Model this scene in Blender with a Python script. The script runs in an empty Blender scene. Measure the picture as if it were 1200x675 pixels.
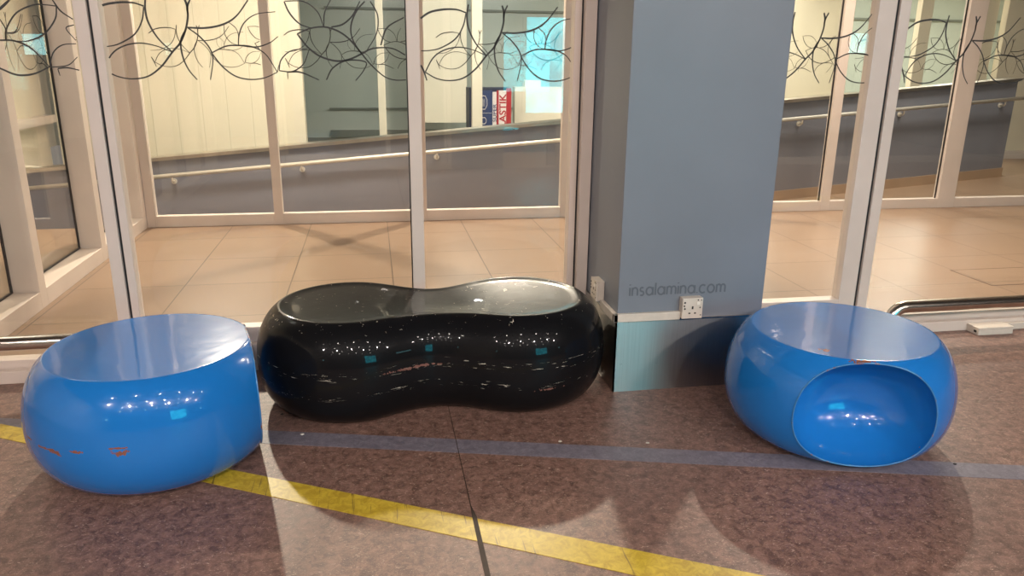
import bpy, bmesh, math, random
from mathutils import Vector, Matrix
random.seed(4)
C = bpy.context.scene.collection
S = bpy.context.scene
R = math.radians

# ------------------------------------------------------------ camera
CAM_H = 1.33
F_PX, YAW, PITCH, ROLL = 897.6, R(10.245), R(16.77), R(0.63)
cam_d = bpy.data.cameras.new('camera'); cam = bpy.data.objects.new('camera', cam_d); C.objects.link(cam)
cam_d.sensor_fit = 'HORIZONTAL'; cam_d.sensor_width = 36.0
cam_d.lens = F_PX / 1200.0 * 36.0
cam_d.clip_start = 0.02
fw = Vector((math.sin(YAW)*math.cos(PITCH), math.cos(YAW)*math.cos(PITCH), -math.sin(PITCH)))
rt = Vector((math.cos(YAW), -math.sin(YAW), 0)); up = rt.cross(fw)
r2 = math.cos(ROLL)*rt + math.sin(ROLL)*up; u2 = -math.sin(ROLL)*rt + math.cos(ROLL)*up
m = Matrix((r2, u2, -fw)).transposed().to_4x4(); m.translation = Vector((0, 0, CAM_H))
cam.matrix_world = m
S.camera = cam

# ------------------------------------------------------------ world, exposure, main lamps, added fills
S.view_settings.view_transform = 'Standard'
S.view_settings.look = 'None'
S.view_settings.gamma = 1.0
S.view_settings.use_curve_mapping = False
S.view_settings.exposure = 0.0
w = bpy.data.worlds.new('world'); S.world = w; w.use_nodes = True
w.node_tree.nodes['Background'].inputs[0].default_value = (1.0, 0.93, 0.86, 1)
w.node_tree.nodes['Background'].inputs[1].default_value = 0.25

def area(name, loc, size, power, col=(1, .86, .72), rot=(0, 0, 0), shape='DISK', sy=None, spread=None):
    d = bpy.data.lights.new(name, 'AREA'); d.shape = shape; d.size = size
    if sy: d.size_y = sy
    if spread: d.spread = R(spread)
    d.energy = power; d.color = col
    o = bpy.data.objects.new(name, d); o.location = loc; o.rotation_euler = rot; C.objects.link(o)
    return o
WARM = (1, .84, .68)
LOBBY_LAMPS = [(-1.45, 7.35, 140), (1.35, 7.5, 165), (3.75, 5.6, 95)]     # bright downlights over the ramp and the glazed lobby
for x, y, p in LOBBY_LAMPS:
    area('lobby_lamp', (x, y, 2.93), 0.12, p, WARM, rot=(R(-42 if y > 7 else -20), 0, 0), spread=150)
area('ramp_hall_fill_and_glint', (-.9, 6.65, 2.9), 1.6, 48, (1, .94, .86), rot=(R(36), 0, 0), shape='RECTANGLE', sy=.3, spread=105)  # unseen fill added to brighten the cream wall behind the ramp
area('ramp_hall_fill_and_glint', (4.85, 10.0, 2.9), .3, 170, (1, .92, .80))
area('ramp_fill', (5.4, 7.1, 2.9), 1.6, 110, (1, .92, .82), shape='RECTANGLE', sy=.4)  # added fill without a fixture, lifts the right part of the ramp wall
area('end_hall_fill', (9.0, 11.0, 2.9), 2.6, 300, (1, .94, .82), shape='RECTANGLE', sy=1)  # invented fill that brightens the hall at the right end
area('far_hall_fill_and_glint', (1.26, 10.9, 2.9), .16, 30, (1, 1, .94))
area('far_hall_fill_and_glint', (1.6, 8.2, 2.9), 4.0, 72, (1, .99, .95), rot=(R(58), 0, 0), shape='RECTANGLE', sy=.3, spread=120)  # added wall washer facing away from view, lights far wall, block and poster
area('side_hall_fill', (-2.7, 5.2, 2.9), .5, 26, (1, .95, .85), shape='RECTANGLE', sy=2.5)  # unseen fill added to light the space beyond the side glazing
# track spots of the room behind the camera, aimed at the glazing
ROOM_SPOTS = [(-3.2, -1.9), (-1.6, -2.6), (.1, -2.2), (1.8, -2.7), (3.6, -2.1), (5.4, -2.5)]
for x, y in ROOM_SPOTS:
    area('room_spot', (x, y, 3.08), .09, 50, (1, .87, .81), rot=(R(48), 0, 0))

# ------------------------------------------------------------ material helpers
def nt(name):
    m = bpy.data.materials.new(name); m.use_nodes = True
    t = m.node_tree; b = t.nodes['Principled BSDF']
    return m, t, b
def N(t, typ, **k):
    n = t.nodes.new(typ)
    for a, v in k.items(): setattr(n, a, v)
    return n
def plain(name, col, rough=.5, metal=0, coat=0, bump=0, bscale=60, spec=None, var=0, vscale=8):
    m, t, b = nt(name)
    b.inputs['Base Color'].default_value = (*col, 1); b.inputs['Roughness'].default_value = rough
    b.inputs['Metallic'].default_value = metal; b.inputs['Coat Weight'].default_value = coat
    b.inputs['Coat Roughness'].default_value = .04
    if spec is not None: b.inputs['Specular IOR Level'].default_value = spec
    tc = N(t, 'ShaderNodeTexCoord')
    if var:
        n = N(t, 'ShaderNodeTexNoise'); n.inputs['Scale'].default_value = vscale; n.inputs['Detail'].default_value = 5
        t.links.new(tc.outputs['Object'], n.inputs['Vector'])
        r = N(t, 'ShaderNodeValToRGB'); r.color_ramp.elements[0].position = .3; r.color_ramp.elements[1].position = .7
        r.color_ramp.elements[0].color = tuple(c*(1-var) for c in col) + (1,)
        r.color_ramp.elements[1].color = tuple(min(1, c*(1+var)) for c in col) + (1,)
        t.links.new(n.outputs['Fac'], r.inputs['Fac']); t.links.new(r.outputs['Color'], b.inputs['Base Color'])
    if bump:
        n = N(t, 'ShaderNodeTexNoise'); n.inputs['Scale'].default_value = bscale; n.inputs['Detail'].default_value = 3
        t.links.new(tc.outputs['Object'], n.inputs['Vector'])
        bp = N(t, 'ShaderNodeBump'); bp.inputs['Strength'].default_value = bump; bp.inputs['Distance'].default_value = .002
        t.links.new(n.outputs['Fac'], bp.inputs['Height']); t.links.new(bp.outputs['Normal'], b.inputs['Normal'])
    return m
def srgb(r, g, b):
    f = lambda c: (c/255/12.92) if c/255 <= .04045 else ((c/255+.055)/1.055)**2.4
    return (f(r), f(g), f(b))
def glass(name, tint=(.93, .96, .94)):
    m = bpy.data.materials.new(name); m.use_nodes = True; t = m.node_tree; t.nodes.clear()
    o = N(t, 'ShaderNodeOutputMaterial'); mx = N(t, 'ShaderNodeMixShader'); tr = N(t, 'ShaderNodeBsdfTransparent'); gl = N(t, 'ShaderNodeBsdfGlossy')
    tr.inputs[0].default_value = (*tint, 1); gl.inputs['Roughness'].default_value = 0.0
    fr = N(t, 'ShaderNodeFresnel'); ge = N(t, 'ShaderNodeNewGeometry'); mr = N(t, 'ShaderNodeMapRange')
    mr.inputs['To Min'].default_value = 1.52; mr.inputs['To Max'].default_value = 1/1.52
    t.links.new(ge.outputs['Backfacing'], mr.inputs['Value']); t.links.new(mr.outputs[0], fr.inputs['IOR'])
    t.links.new(fr.outputs[0], mx.inputs[0]); t.links.new(tr.outputs[0], mx.inputs[1]); t.links.new(gl.outputs[0], mx.inputs[2])
    t.links.new(mx.outputs[0], o.inputs[0])
    return m
def emit(name, col, s):
    m = bpy.data.materials.new(name); m.use_nodes = True; t = m.node_tree; t.nodes.clear()
    o = N(t, 'ShaderNodeOutputMaterial'); e = N(t, 'ShaderNodeEmission'); e.inputs[0].default_value = (*col, 1); e.inputs[1].default_value = s
    t.links.new(e.outputs[0], o.inputs[0]); return m

def mix_by(t, fac, a, b_):
    mx = N(t, 'ShaderNodeMix', data_type='RGBA')
    t.links.new(fac, mx.inputs[0])
    for s, v in ((6, a), (7, b_)):
        if isinstance(v, tuple): mx.inputs[s].default_value = (*v, 1)
        else: t.links.new(v, mx.inputs[s])
    return mx.outputs[2]
def ramp(t, src, p0, p1, c0=(0, 0, 0), c1=(1, 1, 1)):
    r = N(t, 'ShaderNodeValToRGB'); e = r.color_ramp.elements
    e[0].position = p0; e[1].position = p1; e[0].color = (*c0, 1); e[1].color = (*c1, 1)
    t.links.new(src, r.inputs['Fac']); return r.outputs['Color']
def noise(t, vec, scale, detail=4, rough=.55, dist=0):
    n = N(t, 'ShaderNodeTexNoise'); n.inputs['Scale'].default_value = scale; n.inputs['Detail'].default_value = detail
    n.inputs['Roughness'].default_value = rough; n.inputs['Distortion'].default_value = dist
    if vec is not None: t.links.new(vec, n.inputs['Vector'])
    return n.outputs['Fac']
def mapping(t, vec, scale=(1, 1, 1), rot=(0, 0, 0), loc=(0, 0, 0)):
    mp = N(t, 'ShaderNodeMapping'); mp.inputs['Scale'].default_value = scale; mp.inputs['Rotation'].default_value = rot; mp.inputs['Location'].default_value = loc
    t.links.new(vec, mp.inputs['Vector']); return mp.outputs['Vector']
def math_(t, op, a, b_=None):
    n = N(t, 'ShaderNodeMath', operation=op)
    for i, v in enumerate((a, b_)):
        if v is None: continue
        if isinstance(v, (int, float)): n.inputs[i].default_value = v
        else: t.links.new(v, n.inputs[i])
    return n.outputs[0]

def vinyl(name, base, dark, light, worn=0.0, rough=.42):
    m, t, b = nt(name)
    tc = N(t, 'ShaderNodeTexCoord'); v = tc.outputs['Object']
    big = noise(t, v, 2.2, 4); mid = noise(t, v, 30, 10, .8, .6); fine = noise(t, mapping(t, v, (1, 2.4, 1), (0, 0, .5)), 48, 8, .8, 2.2)
    c = mix_by(t, ramp(t, mid, .40, .62), dark, base)
    c = mix_by(t, ramp(t, fine, .57, .64), c, light)
    c = mix_by(t, ramp(t, noise(t, mapping(t, v, (1, 1, 1), (0, 0, 1.1)), 70, 8, .8, 2.4), .58, .64), c, dark)
    # long scuffs
    sc = noise(t, mapping(t, v, (60, 2.5, 1), (0, 0, -.75)), 1.0, 2)
    c = mix_by(t, math_(t, 'MULTIPLY', ramp(t, sc, .66, .72), .35), c, dark)
    t.links.new(c, b.inputs['Base Color'])
    rr = N(t, 'ShaderNodeMapRange'); rr.inputs['To Min'].default_value = rough-.1; rr.inputs['To Max'].default_value = rough+.12
    t.links.new(mid, rr.inputs['Value']); t.links.new(rr.outputs[0], b.inputs['Roughness'])
    bp = N(t, 'ShaderNodeBump'); bp.inputs['Strength'].default_value = .25; bp.inputs['Distance'].default_value = .002
    t.links.new(fine, bp.inputs['Height']); t.links.new(bp.outputs['Normal'], b.inputs['Normal'])
    if worn:
        pass
    return m

def spots_mask(t, vec, spots, sc=1.0):
    """union of soft ellipsoids, each broken up by noise: places where the lacquer is chipped"""
    out = None
    n = noise(t, vec, 55, 5, .7); 
    for (x, y, z, rx, ry, rz) in spots:
        mp = mapping(t, vec, (1/rx, 1/ry, 1/rz), (0, 0, 0), (-x/rx, -y/ry, -z/rz))
        ln = N(t, 'ShaderNodeVectorMath', operation='LENGTH'); t.links.new(mp, ln.inputs[0])
        v = math_(t, 'SUBTRACT', 1.0, ln.outputs['Value'])
        out = v if out is None else math_(t, 'MAXIMUM', out, v)
    a = math_(t, 'ADD', out, math_(t, 'MULTIPLY', math_(t, 'SUBTRACT', n, .5), 3.2))
    return ramp(t, math_(t, 'MULTIPLY', a, math_(t, 'GREATER_THAN', out, 0.0)), .42, .5)

def lacquer(name, col, chip, spots, scr=None, rough=.16, coat=1.0, cior=1.5, spec=.25):
    m, t, b = nt(name)
    tc = N(t, 'ShaderNodeTexCoord'); v = tc.outputs['Object']
    c = mix_by(t, spots_mask(t, v, spots), col, chip)
    if scr: c = mix_by(t, scr(t, v), c, srgb(205, 195, 180))
    t.links.new(c, b.inputs['Base Color'])
    b.inputs['Roughness'].default_value = rough
    b.inputs['Coat Weight'].default_value = coat; b.inputs['Coat Roughness'].default_value = .03; b.inputs['Coat IOR'].default_value = cior; b.inputs['Specular IOR Level'].default_value = spec
    bp = N(t, 'ShaderNodeBump'); bp.inputs['Strength'].default_value = .11; bp.inputs['Distance'].default_value = .01
    t.links.new(noise(t, v, 9, 2), bp.inputs['Height']); t.links.new(bp.outputs['Normal'], b.inputs['Coat Normal']); t.links.new(bp.outputs['Normal'], b.inputs['Normal'])
    return m

# ------------------------------------------------------------ object helpers
def tag(o, label=None, cat=None, group=None, kind=None):
    if label: o['label'] = label
    if cat: o['category'] = cat
    if group: o['group'] = group
    if kind: o['kind'] = kind
    return o
def link(name, me, mat, parent=None, smooth=False, loc=None):
    o = bpy.data.objects.new(name, me); C.objects.link(o)
    for mm in (mat if isinstance(mat, (list, tuple)) else [mat]): me.materials.append(mm)
    if smooth: me.polygons.foreach_set('use_smooth', [True]*len(me.polygons))
    if parent: o.parent = parent
    if loc: o.location = loc
    return o
def empty(name, loc, rz=0):
    o = bpy.data.objects.new(name, None); C.objects.link(o); o.location = loc; o.rotation_euler = (0, 0, rz); o.empty_display_size = .1
    return o
def bbox(bm, x0, x1, y0, y1, z0, z1, bev=0):
    r = bmesh.ops.create_cube(bm, size=1)
    vs = r['verts']
    for v in vs:
        v.co = Vector(((x0+x1)/2+v.co.x*(x1-x0), (y0+y1)/2+v.co.y*(y1-y0), (z0+z1)/2+v.co.z*(z1-z0)))
    if bev:
        es = list({e for v in vs for e in v.link_edges})
        bmesh.ops.bevel(bm, geom=es, offset=bev, segments=2, affect='EDGES', profile=.6)
def boxes(name, bl, mat, parent=None, bev=0, origin=None):
    """boxes in world metres; origin = the parent's own place"""
    bm = bmesh.new()
    for b in bl: bbox(bm, *b, bev=bev)
    if origin: bmesh.ops.translate(bm, verts=bm.verts, vec=-Vector(origin))
    me = bpy.data.meshes.new(name); bm.to_mesh(me); bm.free()
    return link(name, me, mat, parent)
def struct(name, bl, mat, bev=0, parent=None):
    o = boxes(name, bl, mat, parent, bev)
    if not parent: o['kind'] = 'structure'
    return o
def tube_mesh(name, pts, r, seg=20, caps=True):
    bm = bmesh.new(); rings = []
    pts = [Vector(p) for p in pts]
    nrm = None
    for i, p in enumerate(pts):
        t = (pts[min(i+1, len(pts)-1)]-pts[max(i-1, 0)]).normalized()
        if nrm is None: nrm = t.orthogonal().normalized()
        nrm = (nrm - t*nrm.dot(t)).normalized(); bn = t.cross(nrm)
        rings.append([bm.verts.new(p+r*(math.cos(a)*nrm+math.sin(a)*bn)) for a in [2*math.pi*k/seg for k in range(seg)]])
    for a, b in zip(rings, rings[1:]):
        for k in range(seg): bm.faces.new((a[k], a[(k+1) % seg], b[(k+1) % seg], b[k]))
    if caps: bm.faces.new(rings[0][::-1]); bm.faces.new(rings[-1])
    bmesh.ops.recalc_face_normals(bm, faces=bm.faces)
    me = bpy.data.meshes.new(name); bm.to_mesh(me); bm.free(); return me
def arc(c, r, a0, a1, ax, ay, n=8):
    c = Vector(c); ax = Vector(ax); ay = Vector(ay)
    return [c+r*(math.cos(a0+(a1-a0)*i/n)*ax+math.sin(a0+(a1-a0)*i/n)*ay) for i in range(n+1)]
def disc_mesh(name, r, h, seg=32):
    bm = bmesh.new(); bmesh.ops.create_cone(bm, cap_ends=True, segments=seg, radius1=r, radius2=r, depth=h)
    me = bpy.data.meshes.new(name); bm.to_mesh(me); bm.free(); return me

# ------------------------------------------------------------ materials
M = {}
M['vinyl'] = vinyl('marbled_vinyl', srgb(146, 112, 100), srgb(92, 68, 60), srgb(212, 184, 164))
M['vinyl_purple'] = vinyl('purple_vinyl', srgb(128, 122, 132), srgb(104, 98, 108), srgb(156, 150, 156))
def yellow_mat():
    m, t, b = nt('yellow_tape')
    v = N(t, 'ShaderNodeTexCoord').outputs['Object']
    c = mix_by(t, ramp(t, noise(t, v, 30, 6, .7, 1), .38, .62), srgb(176, 146, 40), srgb(206, 178, 58))
    sc = noise(t, mapping(t, v, (70, 4, 1), (0, 0, .9)), 1.0, 3)
    c = mix_by(t, ramp(t, sc, .62, .7), c, srgb(120, 98, 45))
    t.links.new(c, b.inputs['Base Color']); b.inputs['Roughness'].default_value = .4
    return m
M['yellow'] = yellow_mat()
def tile_mat():
    m, t, b = nt('tan_floor_tiles')
    v = N(t, 'ShaderNodeTexCoord').outputs['Object']
    br = N(t, 'ShaderNodeTexBrick'); br.offset = 0.0; br.inputs['Scale'].default_value = 1.0
    br.inputs['Brick Width'].default_value = .615; br.inputs['Row Height'].default_value = .625; br.inputs['Mortar Size'].default_value = .0035
    br.inputs['Mortar Smooth'].default_value = .2
    br.inputs['Color1'].default_value = (*srgb(150, 124, 102), 1); br.inputs['Color2'].default_value = (*srgb(144, 119, 98), 1); br.inputs['Mortar'].default_value = (*srgb(74, 56, 45), 1)
    t.links.new(mapping(t, v, loc=(.53+.615*10, -5.92+6.25+6.25, 0)), br.inputs['Vector'])
    c = mix_by(t, math_(t, 'MULTIPLY', ramp(t, noise(t, v, 3, 4), .35, .65), .25), br.outputs['Color'], srgb(130, 106, 86))
    t.links.new(c, b.inputs['Base Color']); b.inputs['Roughness'].default_value = .33
    bp = N(t, 'ShaderNodeBump'); bp.invert = True; bp.inputs['Strength'].default_value = .3; bp.inputs['Distance'].default_value = .002
    t.links.new(br.outputs['Fac'], bp.inputs['Height']); t.links.new(bp.outputs['Normal'], b.inputs['Normal'])
    return m
M['tile'] = tile_mat()
M['white_al'] = plain('white_powder_coated_aluminium', srgb(214, 200, 190), .38, bump=.02, var=.04, vscale=5)
M['gasket'] = plain('black_rubber', (.008, .008, .009), .6, bump=.05)
M['glass'] = glass('clear_glass', (.968, .975, .968))
M['glass_far'] = glass('greenish_glass', (.935, .95, .94))
M['decal'] = plain('grey_vinyl_decal', (.035, .034, .033), .6, bump=.02)
M['pillar'] = plain('blue_grey_paint', srgb(118, 124, 134), .42, bump=.06, bscale=40, var=.05, vscale=3)
M['pillar_text'] = plain('dark_grey_lettering', srgb(92, 97, 106), .5, bump=.02)
def brushed(name, col, rough, aniso):
    m, t, b = nt(name)
    v = N(t, 'ShaderNodeTexCoord').outputs['Object']
    b.inputs['Metallic'].default_value = 1
    n = noise(t, mapping(t, v, (300, 300, 3)), 1.0, 3)
    c = mix_by(t, ramp(t, n, .3, .7), tuple(x*.85 for x in col), col)
    sp = noise(t, v, 60, 3, .7)
    c = mix_by(t, ramp(t, sp, .72, .76), c, (.08, .07, .06))
    t.links.new(c, b.inputs['Base Color']); b.inputs['Roughness'].default_value = rough
    b.inputs['Anisotropic'].default_value = aniso
    b.inputs['Anisotropic Rotation'].default_value = .25
    tg = N(t, 'ShaderNodeTangent', direction_type='RADIAL', axis='Z'); t.links.new(tg.outputs[0], b.inputs['Tangent'])
    bp = N(t, 'ShaderNodeBump'); bp.inputs['Strength'].default_value = .05; bp.inputs['Distance'].default_value = .001
    t.links.new(n, bp.inputs['Height']); t.links.new(bp.outputs['Normal'], b.inputs['Normal'])
    return m
M['kick'] = brushed('brushed_steel_plate', (.52, .52, .50), .34, .8)
M['steel'] = plain('satin_stainless_steel', (.62, .56, .50), .22, metal=1, bump=.03, bscale=200, var=.08, vscale=20)
M['rail_steel'] = plain('pale_satin_steel', (.72, .66, .57), .36, metal=.45, bump=.03, bscale=200, var=.06, vscale=20)
M['steel_dull'] = plain('dull_steel_cap', (.50, .45, .39), .3, metal=1, bump=.04, bscale=120, var=.1, vscale=10)
M['plastic'] = plain('white_plastic', srgb(208, 198, 186), .4, bump=.03, var=.05, vscale=30)
M['dark'] = plain('dark_slot', (.02, .018, .016), .7, bump=.02)
M['ramp_wall'] = plain('slate_grey_panel', srgb(116, 116, 124), .35, bump=.03, var=.05, vscale=2)
M['skirt'] = plain('tan_skirting_tile', srgb(160, 132, 106), .4, bump=.04, var=.08, vscale=6)
def panel_mat(name, col, step=.26, axis=0):
    m, t, b = nt(name)
    v = N(t, 'ShaderNodeTexCoord').outputs['Object']
    s = N(t, 'ShaderNodeSeparateXYZ'); t.links.new(v, s.inputs[0])
    fr = math_(t, 'FRACT', math_(t, 'MULTIPLY', s.outputs[axis], 1/step))
    c = mix_by(t, math_(t, 'LESS_THAN', fr, .02), col, tuple(x*.72 for x in col))
    c = mix_by(t, math_(t, 'MULTIPLY', ramp(t, noise(t, v, 1.5, 3), .3, .7), .12), c, tuple(x*.8 for x in col))
    t.links.new(c, b.inputs['Base Color']); b.inputs['Roughness'].default_value = .45
    return m
M['cream'] = panel_mat('cream_wall_panels', srgb(224, 214, 190))
M['cream_plain'] = plain('cream_paint', srgb(222, 212, 190), .45, bump=.03, var=.04, vscale=2)
M['green_wall'] = plain('grey_green_panel', srgb(176, 184, 176), .25, bump=.02, var=.05, vscale=1.5)
M['olive'] = plain('olive_brown_floor', srgb(120, 112, 92), .4, bump=.03, var=.08, vscale=3)
M['room_ceiling'] = plain('dark_room_ceiling', srgb(84, 80, 80), .7, bump=.05, var=.03)
M['ceiling'] = plain('white_ceiling', srgb(190, 185, 178), .7, bump=.05, var=.03)
M['room_wall'] = plain('dim_taupe_wall', srgb(92, 86, 82), .6, bump=.05, var=.06)
M['lamp'] = emit('downlight_glow', (1, .86, .70), 60)
M['lamp_small'] = emit('spot_glow', (1, .92, .82), 330)
M['ring'] = plain('white_trim_ring', (.7, .7, .68), .4, bump=.02)
M['navy'] = plain('navy_print', srgb(38, 58, 104), .45, bump=.02, var=.15, vscale=6)
M['navy_dark'] = plain('dark_navy_side', srgb(30, 38, 62), .5, bump=.02, var=.1)
M['red_print'] = plain('red_print', srgb(170, 40, 48), .45, bump=.02, var=.08)
M['white_print'] = plain('white_print', srgb(222, 214, 208), .45, bump=.02, var=.03)

# ------------------------------------------------------------ room shell
ZC = 3.0
YG = 3.33           # glass line of the near facade
YF = 6.42           # far glass line
struct('floor', [(-5, 9, -7, 3.27, -.1, 0)], M['vinyl'])
fl = struct('floor', [(-1.95, 9, 3.27, YF+.06, -.1, 0)], M['tile'])
struct('floor', [(-5, -1.95, 3.27, YF+.06, -.1, -.01)], M['tile'])
# ramp surface beyond the far glazing
def ramp_z(x): return -.167+.0785*(x-4.35)
def sloped(name, x0, x1, y0, y1, zb, zt, mat, parent=None):
    bm = bmesh.new()
    v = [bm.verts.new(p) for p in ((x0, y0, zb(x0)), (x1, y0, zb(x1)), (x1, y1, zb(x1)), (x0, y1, zb(x0)), (x0, y0, zt(x0)), (x1, y0, zt(x1)), (x1, y1, zt(x1)), (x0, y1, zt(x0)))]
    for f in ((0, 3, 2, 1), (4, 5, 6, 7), (0, 1, 5, 4), (1, 2, 6, 5), (2, 3, 7, 6), (3, 0, 4, 7)): bm.faces.new([v[i] for i in f])
    me = bpy.data.meshes.new(name); bm.to_mesh(me); bm.free(); return link(name, me, mat, parent)
YP = 7.8
tag(sloped('floor', -3.4, 7.3, YF+.07, YP, lambda x: ramp_z(x)-.1, ramp_z, M['tile']), kind='structure')
struct('floor', [(7.3, 12, YF+.07, 9.4, -.05, .055)], M['tile'])
struct('floor', [(-3.4, 12, YP+.14, 13.5, -.1, -.005)], M['olive'])
pw = sloped('wall_ramp', -3.4, 7.18, YP, YP+.13, lambda x: ramp_z(x)-.1, lambda x: .378+.0848*(x+2.03)-.03, M['ramp_wall']); pw['kind'] = 'structure'
cp = sloped('steel_cap', -3.4, 7.2, YP-.03, YP+.16, lambda x: .378+.0848*(x+2.03)-.028, lambda x: .378+.0848*(x+2.03)+.004, M['steel_dull'], pw); cp['label'] = 'shiny steel capping'
sk = sloped('skirting', -3.4, 7.19, YP-.012, YP, ramp_z, lambda x: ramp_z(x)+.105, M['skirt'], pw); sk['label'] = 'tan tile skirting'
# handrail
hz = lambda x: .208+.0800*(x+2.05)
hx0, hx1 = -3.3, 7.28
hr = empty('handrail', (hx0, YP, ramp_z(hx0)))
tag(hr, 'long round steel handrail on brackets along the slate grey ramp wall', 'handrail')
hl = Vector(hr.location)
r_ = link('rail', tube_mesh('rail', [Vector((hx0, YP-.075, hz(hx0)))-hl, Vector((hx1, YP-.075, hz(hx1)))-hl], .02), M['rail_steel'], hr, True)
for bx in (-1.9, -.7, .62, 2.0, 3.25, 4.55, 5.75, 7.0):
    z = hz(bx)
    link('bracket', tube_mesh('bracket', [Vector(p)-hl for p in ((bx, YP-.075, z-.018), (bx, YP-.075, z-.05), (bx, YP-.06, z-.065), (bx, YP-.002, z-.065))], .009, 10), M['rail_steel'], hr, True)
    me = disc_mesh('rosette', .026, .012); o = link('rosette', me, M['rail_steel'], hr, False, Vector((bx, YP-.007, z-.065))-hl); o.rotation_euler = (R(90), 0, 0)

# walls, ceiling
struct('ceiling', [(-5, 12, 3.27, 13.6, ZC, ZC+.1)], M['ceiling'])
struct('ceiling', [(-5, 9, -7, 3.27, 3.2, 3.3)], M['room_ceiling'])
struct('wall_back', [(-5, 9, -7.1, -7, 0, 3.2)], M['room_wall'])
struct('wall_left', [(-5.1, -5, -7, 13.6, -.1, 3.2)], M['cream_plain'])
struct('wall_right', [(9, 9.1, -7, 6.2, -.1, 3.2)], M['room_wall'])
struct('wall_far', [(-5, 12, 13.5, 13.6, -.1, 3.0)], M['green_wall'])
struct('wall_far_right', [(12, 12.1, 6.4, 13.5, -.1, 3.0)], M['cream_plain'])
struct('wall_cream', [(-3.3, -.86, 9.0, 9.15, -.1, 3.0)], M['cream'])
struct('trim_1', [(-.86, -.74, 8.98, 9.17, -.1, 3.0)], M['cream_plain'])
struct('wall_side', [(-3.5, -3.4, 3.4, 9.0, -.01, 3.0)], M['cream_plain'])
struct('trim_2', [(-3.4, -3.36, 3.4, 9.0, -.01, .1), (-3.4, -3.3, 3.4, 9.0, .62, .70)], M['white_al'])
struct('wall_bulkhead', [(-5, 9, 3.28, 3.40, 2.7, 3.2)], M['cream_plain'])
struct('wall_bulkhead', [(-1.95, 9, YF-.04, YF+.04, 2.7, ZC)], M['cream_plain'])
# partition far behind: horizontal rails and posts
struct('trim_3', [(-.7, 12, 13.44, 13.5, .46, .49), (-.7, 12, 13.44, 13.5, 2.05, 2.085), (-.7, 12, 13.44, 13.5, 0, .12)], plain('dim_grey_rail', srgb(110, 116, 108), .4, bump=.02))
for n_, (x0, x1, y) in enumerate(((.09, .19, 11.0), (1.295, 1.43, 10.25), (7.10, 7.27, 9.5), (8.06, 8.24, 9.5))):
    struct('trim_%d' % (4+n_), [(x0, x1, y, y+.1, 0, ZC)], M['cream_plain'], bev=.004)
# cream cabin-like block behind the ramp and the low cream wall beside the poster box
struct('wall_block', [(.79, 1.46, 12.2, 12.9, .34, ZC)], M['cream_plain'])
struct('wall_low', [(1.98, 4.8, 10.9, 11.05, 0, .93), (2.12, 2.35, 10.9, 11.05, .93, 1.02)], M['cream_plain'])
struct('wall_end', [(8.3, 12, 9.4, 9.5, .055, 3.0)], M['cream_plain'])
struct('trim_8', [(8.25, 12, 9.3, 9.4, .055, .16)], M['white_al'])
struct('wall_right_end', [(4.75, 7.05, 10.9, 11.0, 0, 3.0)], M['cream_plain'])

# ------------------------------------------------------------ leaf pattern on the glass
PAT_A=[[[-0.278,1.473],[-0.233,1.502],[-0.175,1.514],[-0.123,1.514],[-0.085,1.503],0.0066],[[-0.085,1.501],[-0.098,1.449],[-0.131,1.399],[-0.19,1.364],[-0.236,1.353],[-0.278,1.351],0.0044],[[-0.075,1.535],[-0.081,1.492],[-0.075,1.443],[-0.046,1.385],[0.0,1.335],0.0059],[[0.088,1.535],[0.073,1.501],[0.072,1.47],[0.059,1.421],[0.033,1.37],[0.0,1.335],[-0.046,1.281],[-0.1,1.243],[-0.159,1.233],[-0.212,1.242],[-0.257,1.266],0.0059],[[0.065,1.534],[0.073,1.507],[0.072,1.476],0.0066],[[0.066,1.427],[0.133,1.427],[0.199,1.441],[0.252,1.473],[0.301,1.533],0.0059],[[-0.257,1.267],[-0.223,1.324],[-0.177,1.355],[-0.118,1.367],[-0.059,1.358],[0.0,1.335],0.0044],[[-0.279,1.304],[-0.263,1.27],[-0.251,1.233],0.0059],[[0.059,1.421],[0.036,1.377],[0.037,1.32],[0.054,1.269],[0.082,1.231],0.0051],[[0.066,1.427],[0.106,1.396],[0.14,1.353],[0.149,1.308],[0.132,1.231],0.0044],[[0.147,1.334],[0.201,1.359],[0.248,1.363],[0.303,1.358],[0.352,1.33],[0.392,1.262],0.0044],[[0.147,1.333],[0.182,1.283],[0.23,1.245],[0.286,1.233],[0.341,1.24],[0.392,1.262],0.0044],[[0.203,1.441],[0.203,1.404],[0.221,1.376],[0.25,1.363],0.0022],[[0.219,1.451],[0.247,1.427],[0.254,1.392],[0.25,1.363],0.0022],[[0.25,1.363],[0.257,1.405],[0.28,1.449],[0.327,1.481],[0.401,1.492],0.0037],[[0.25,1.363],[0.317,1.358],[0.371,1.375],[0.404,1.399],0.0037],[[0.392,1.262],[0.398,1.285],[0.407,1.298],0.0022]]
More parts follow.
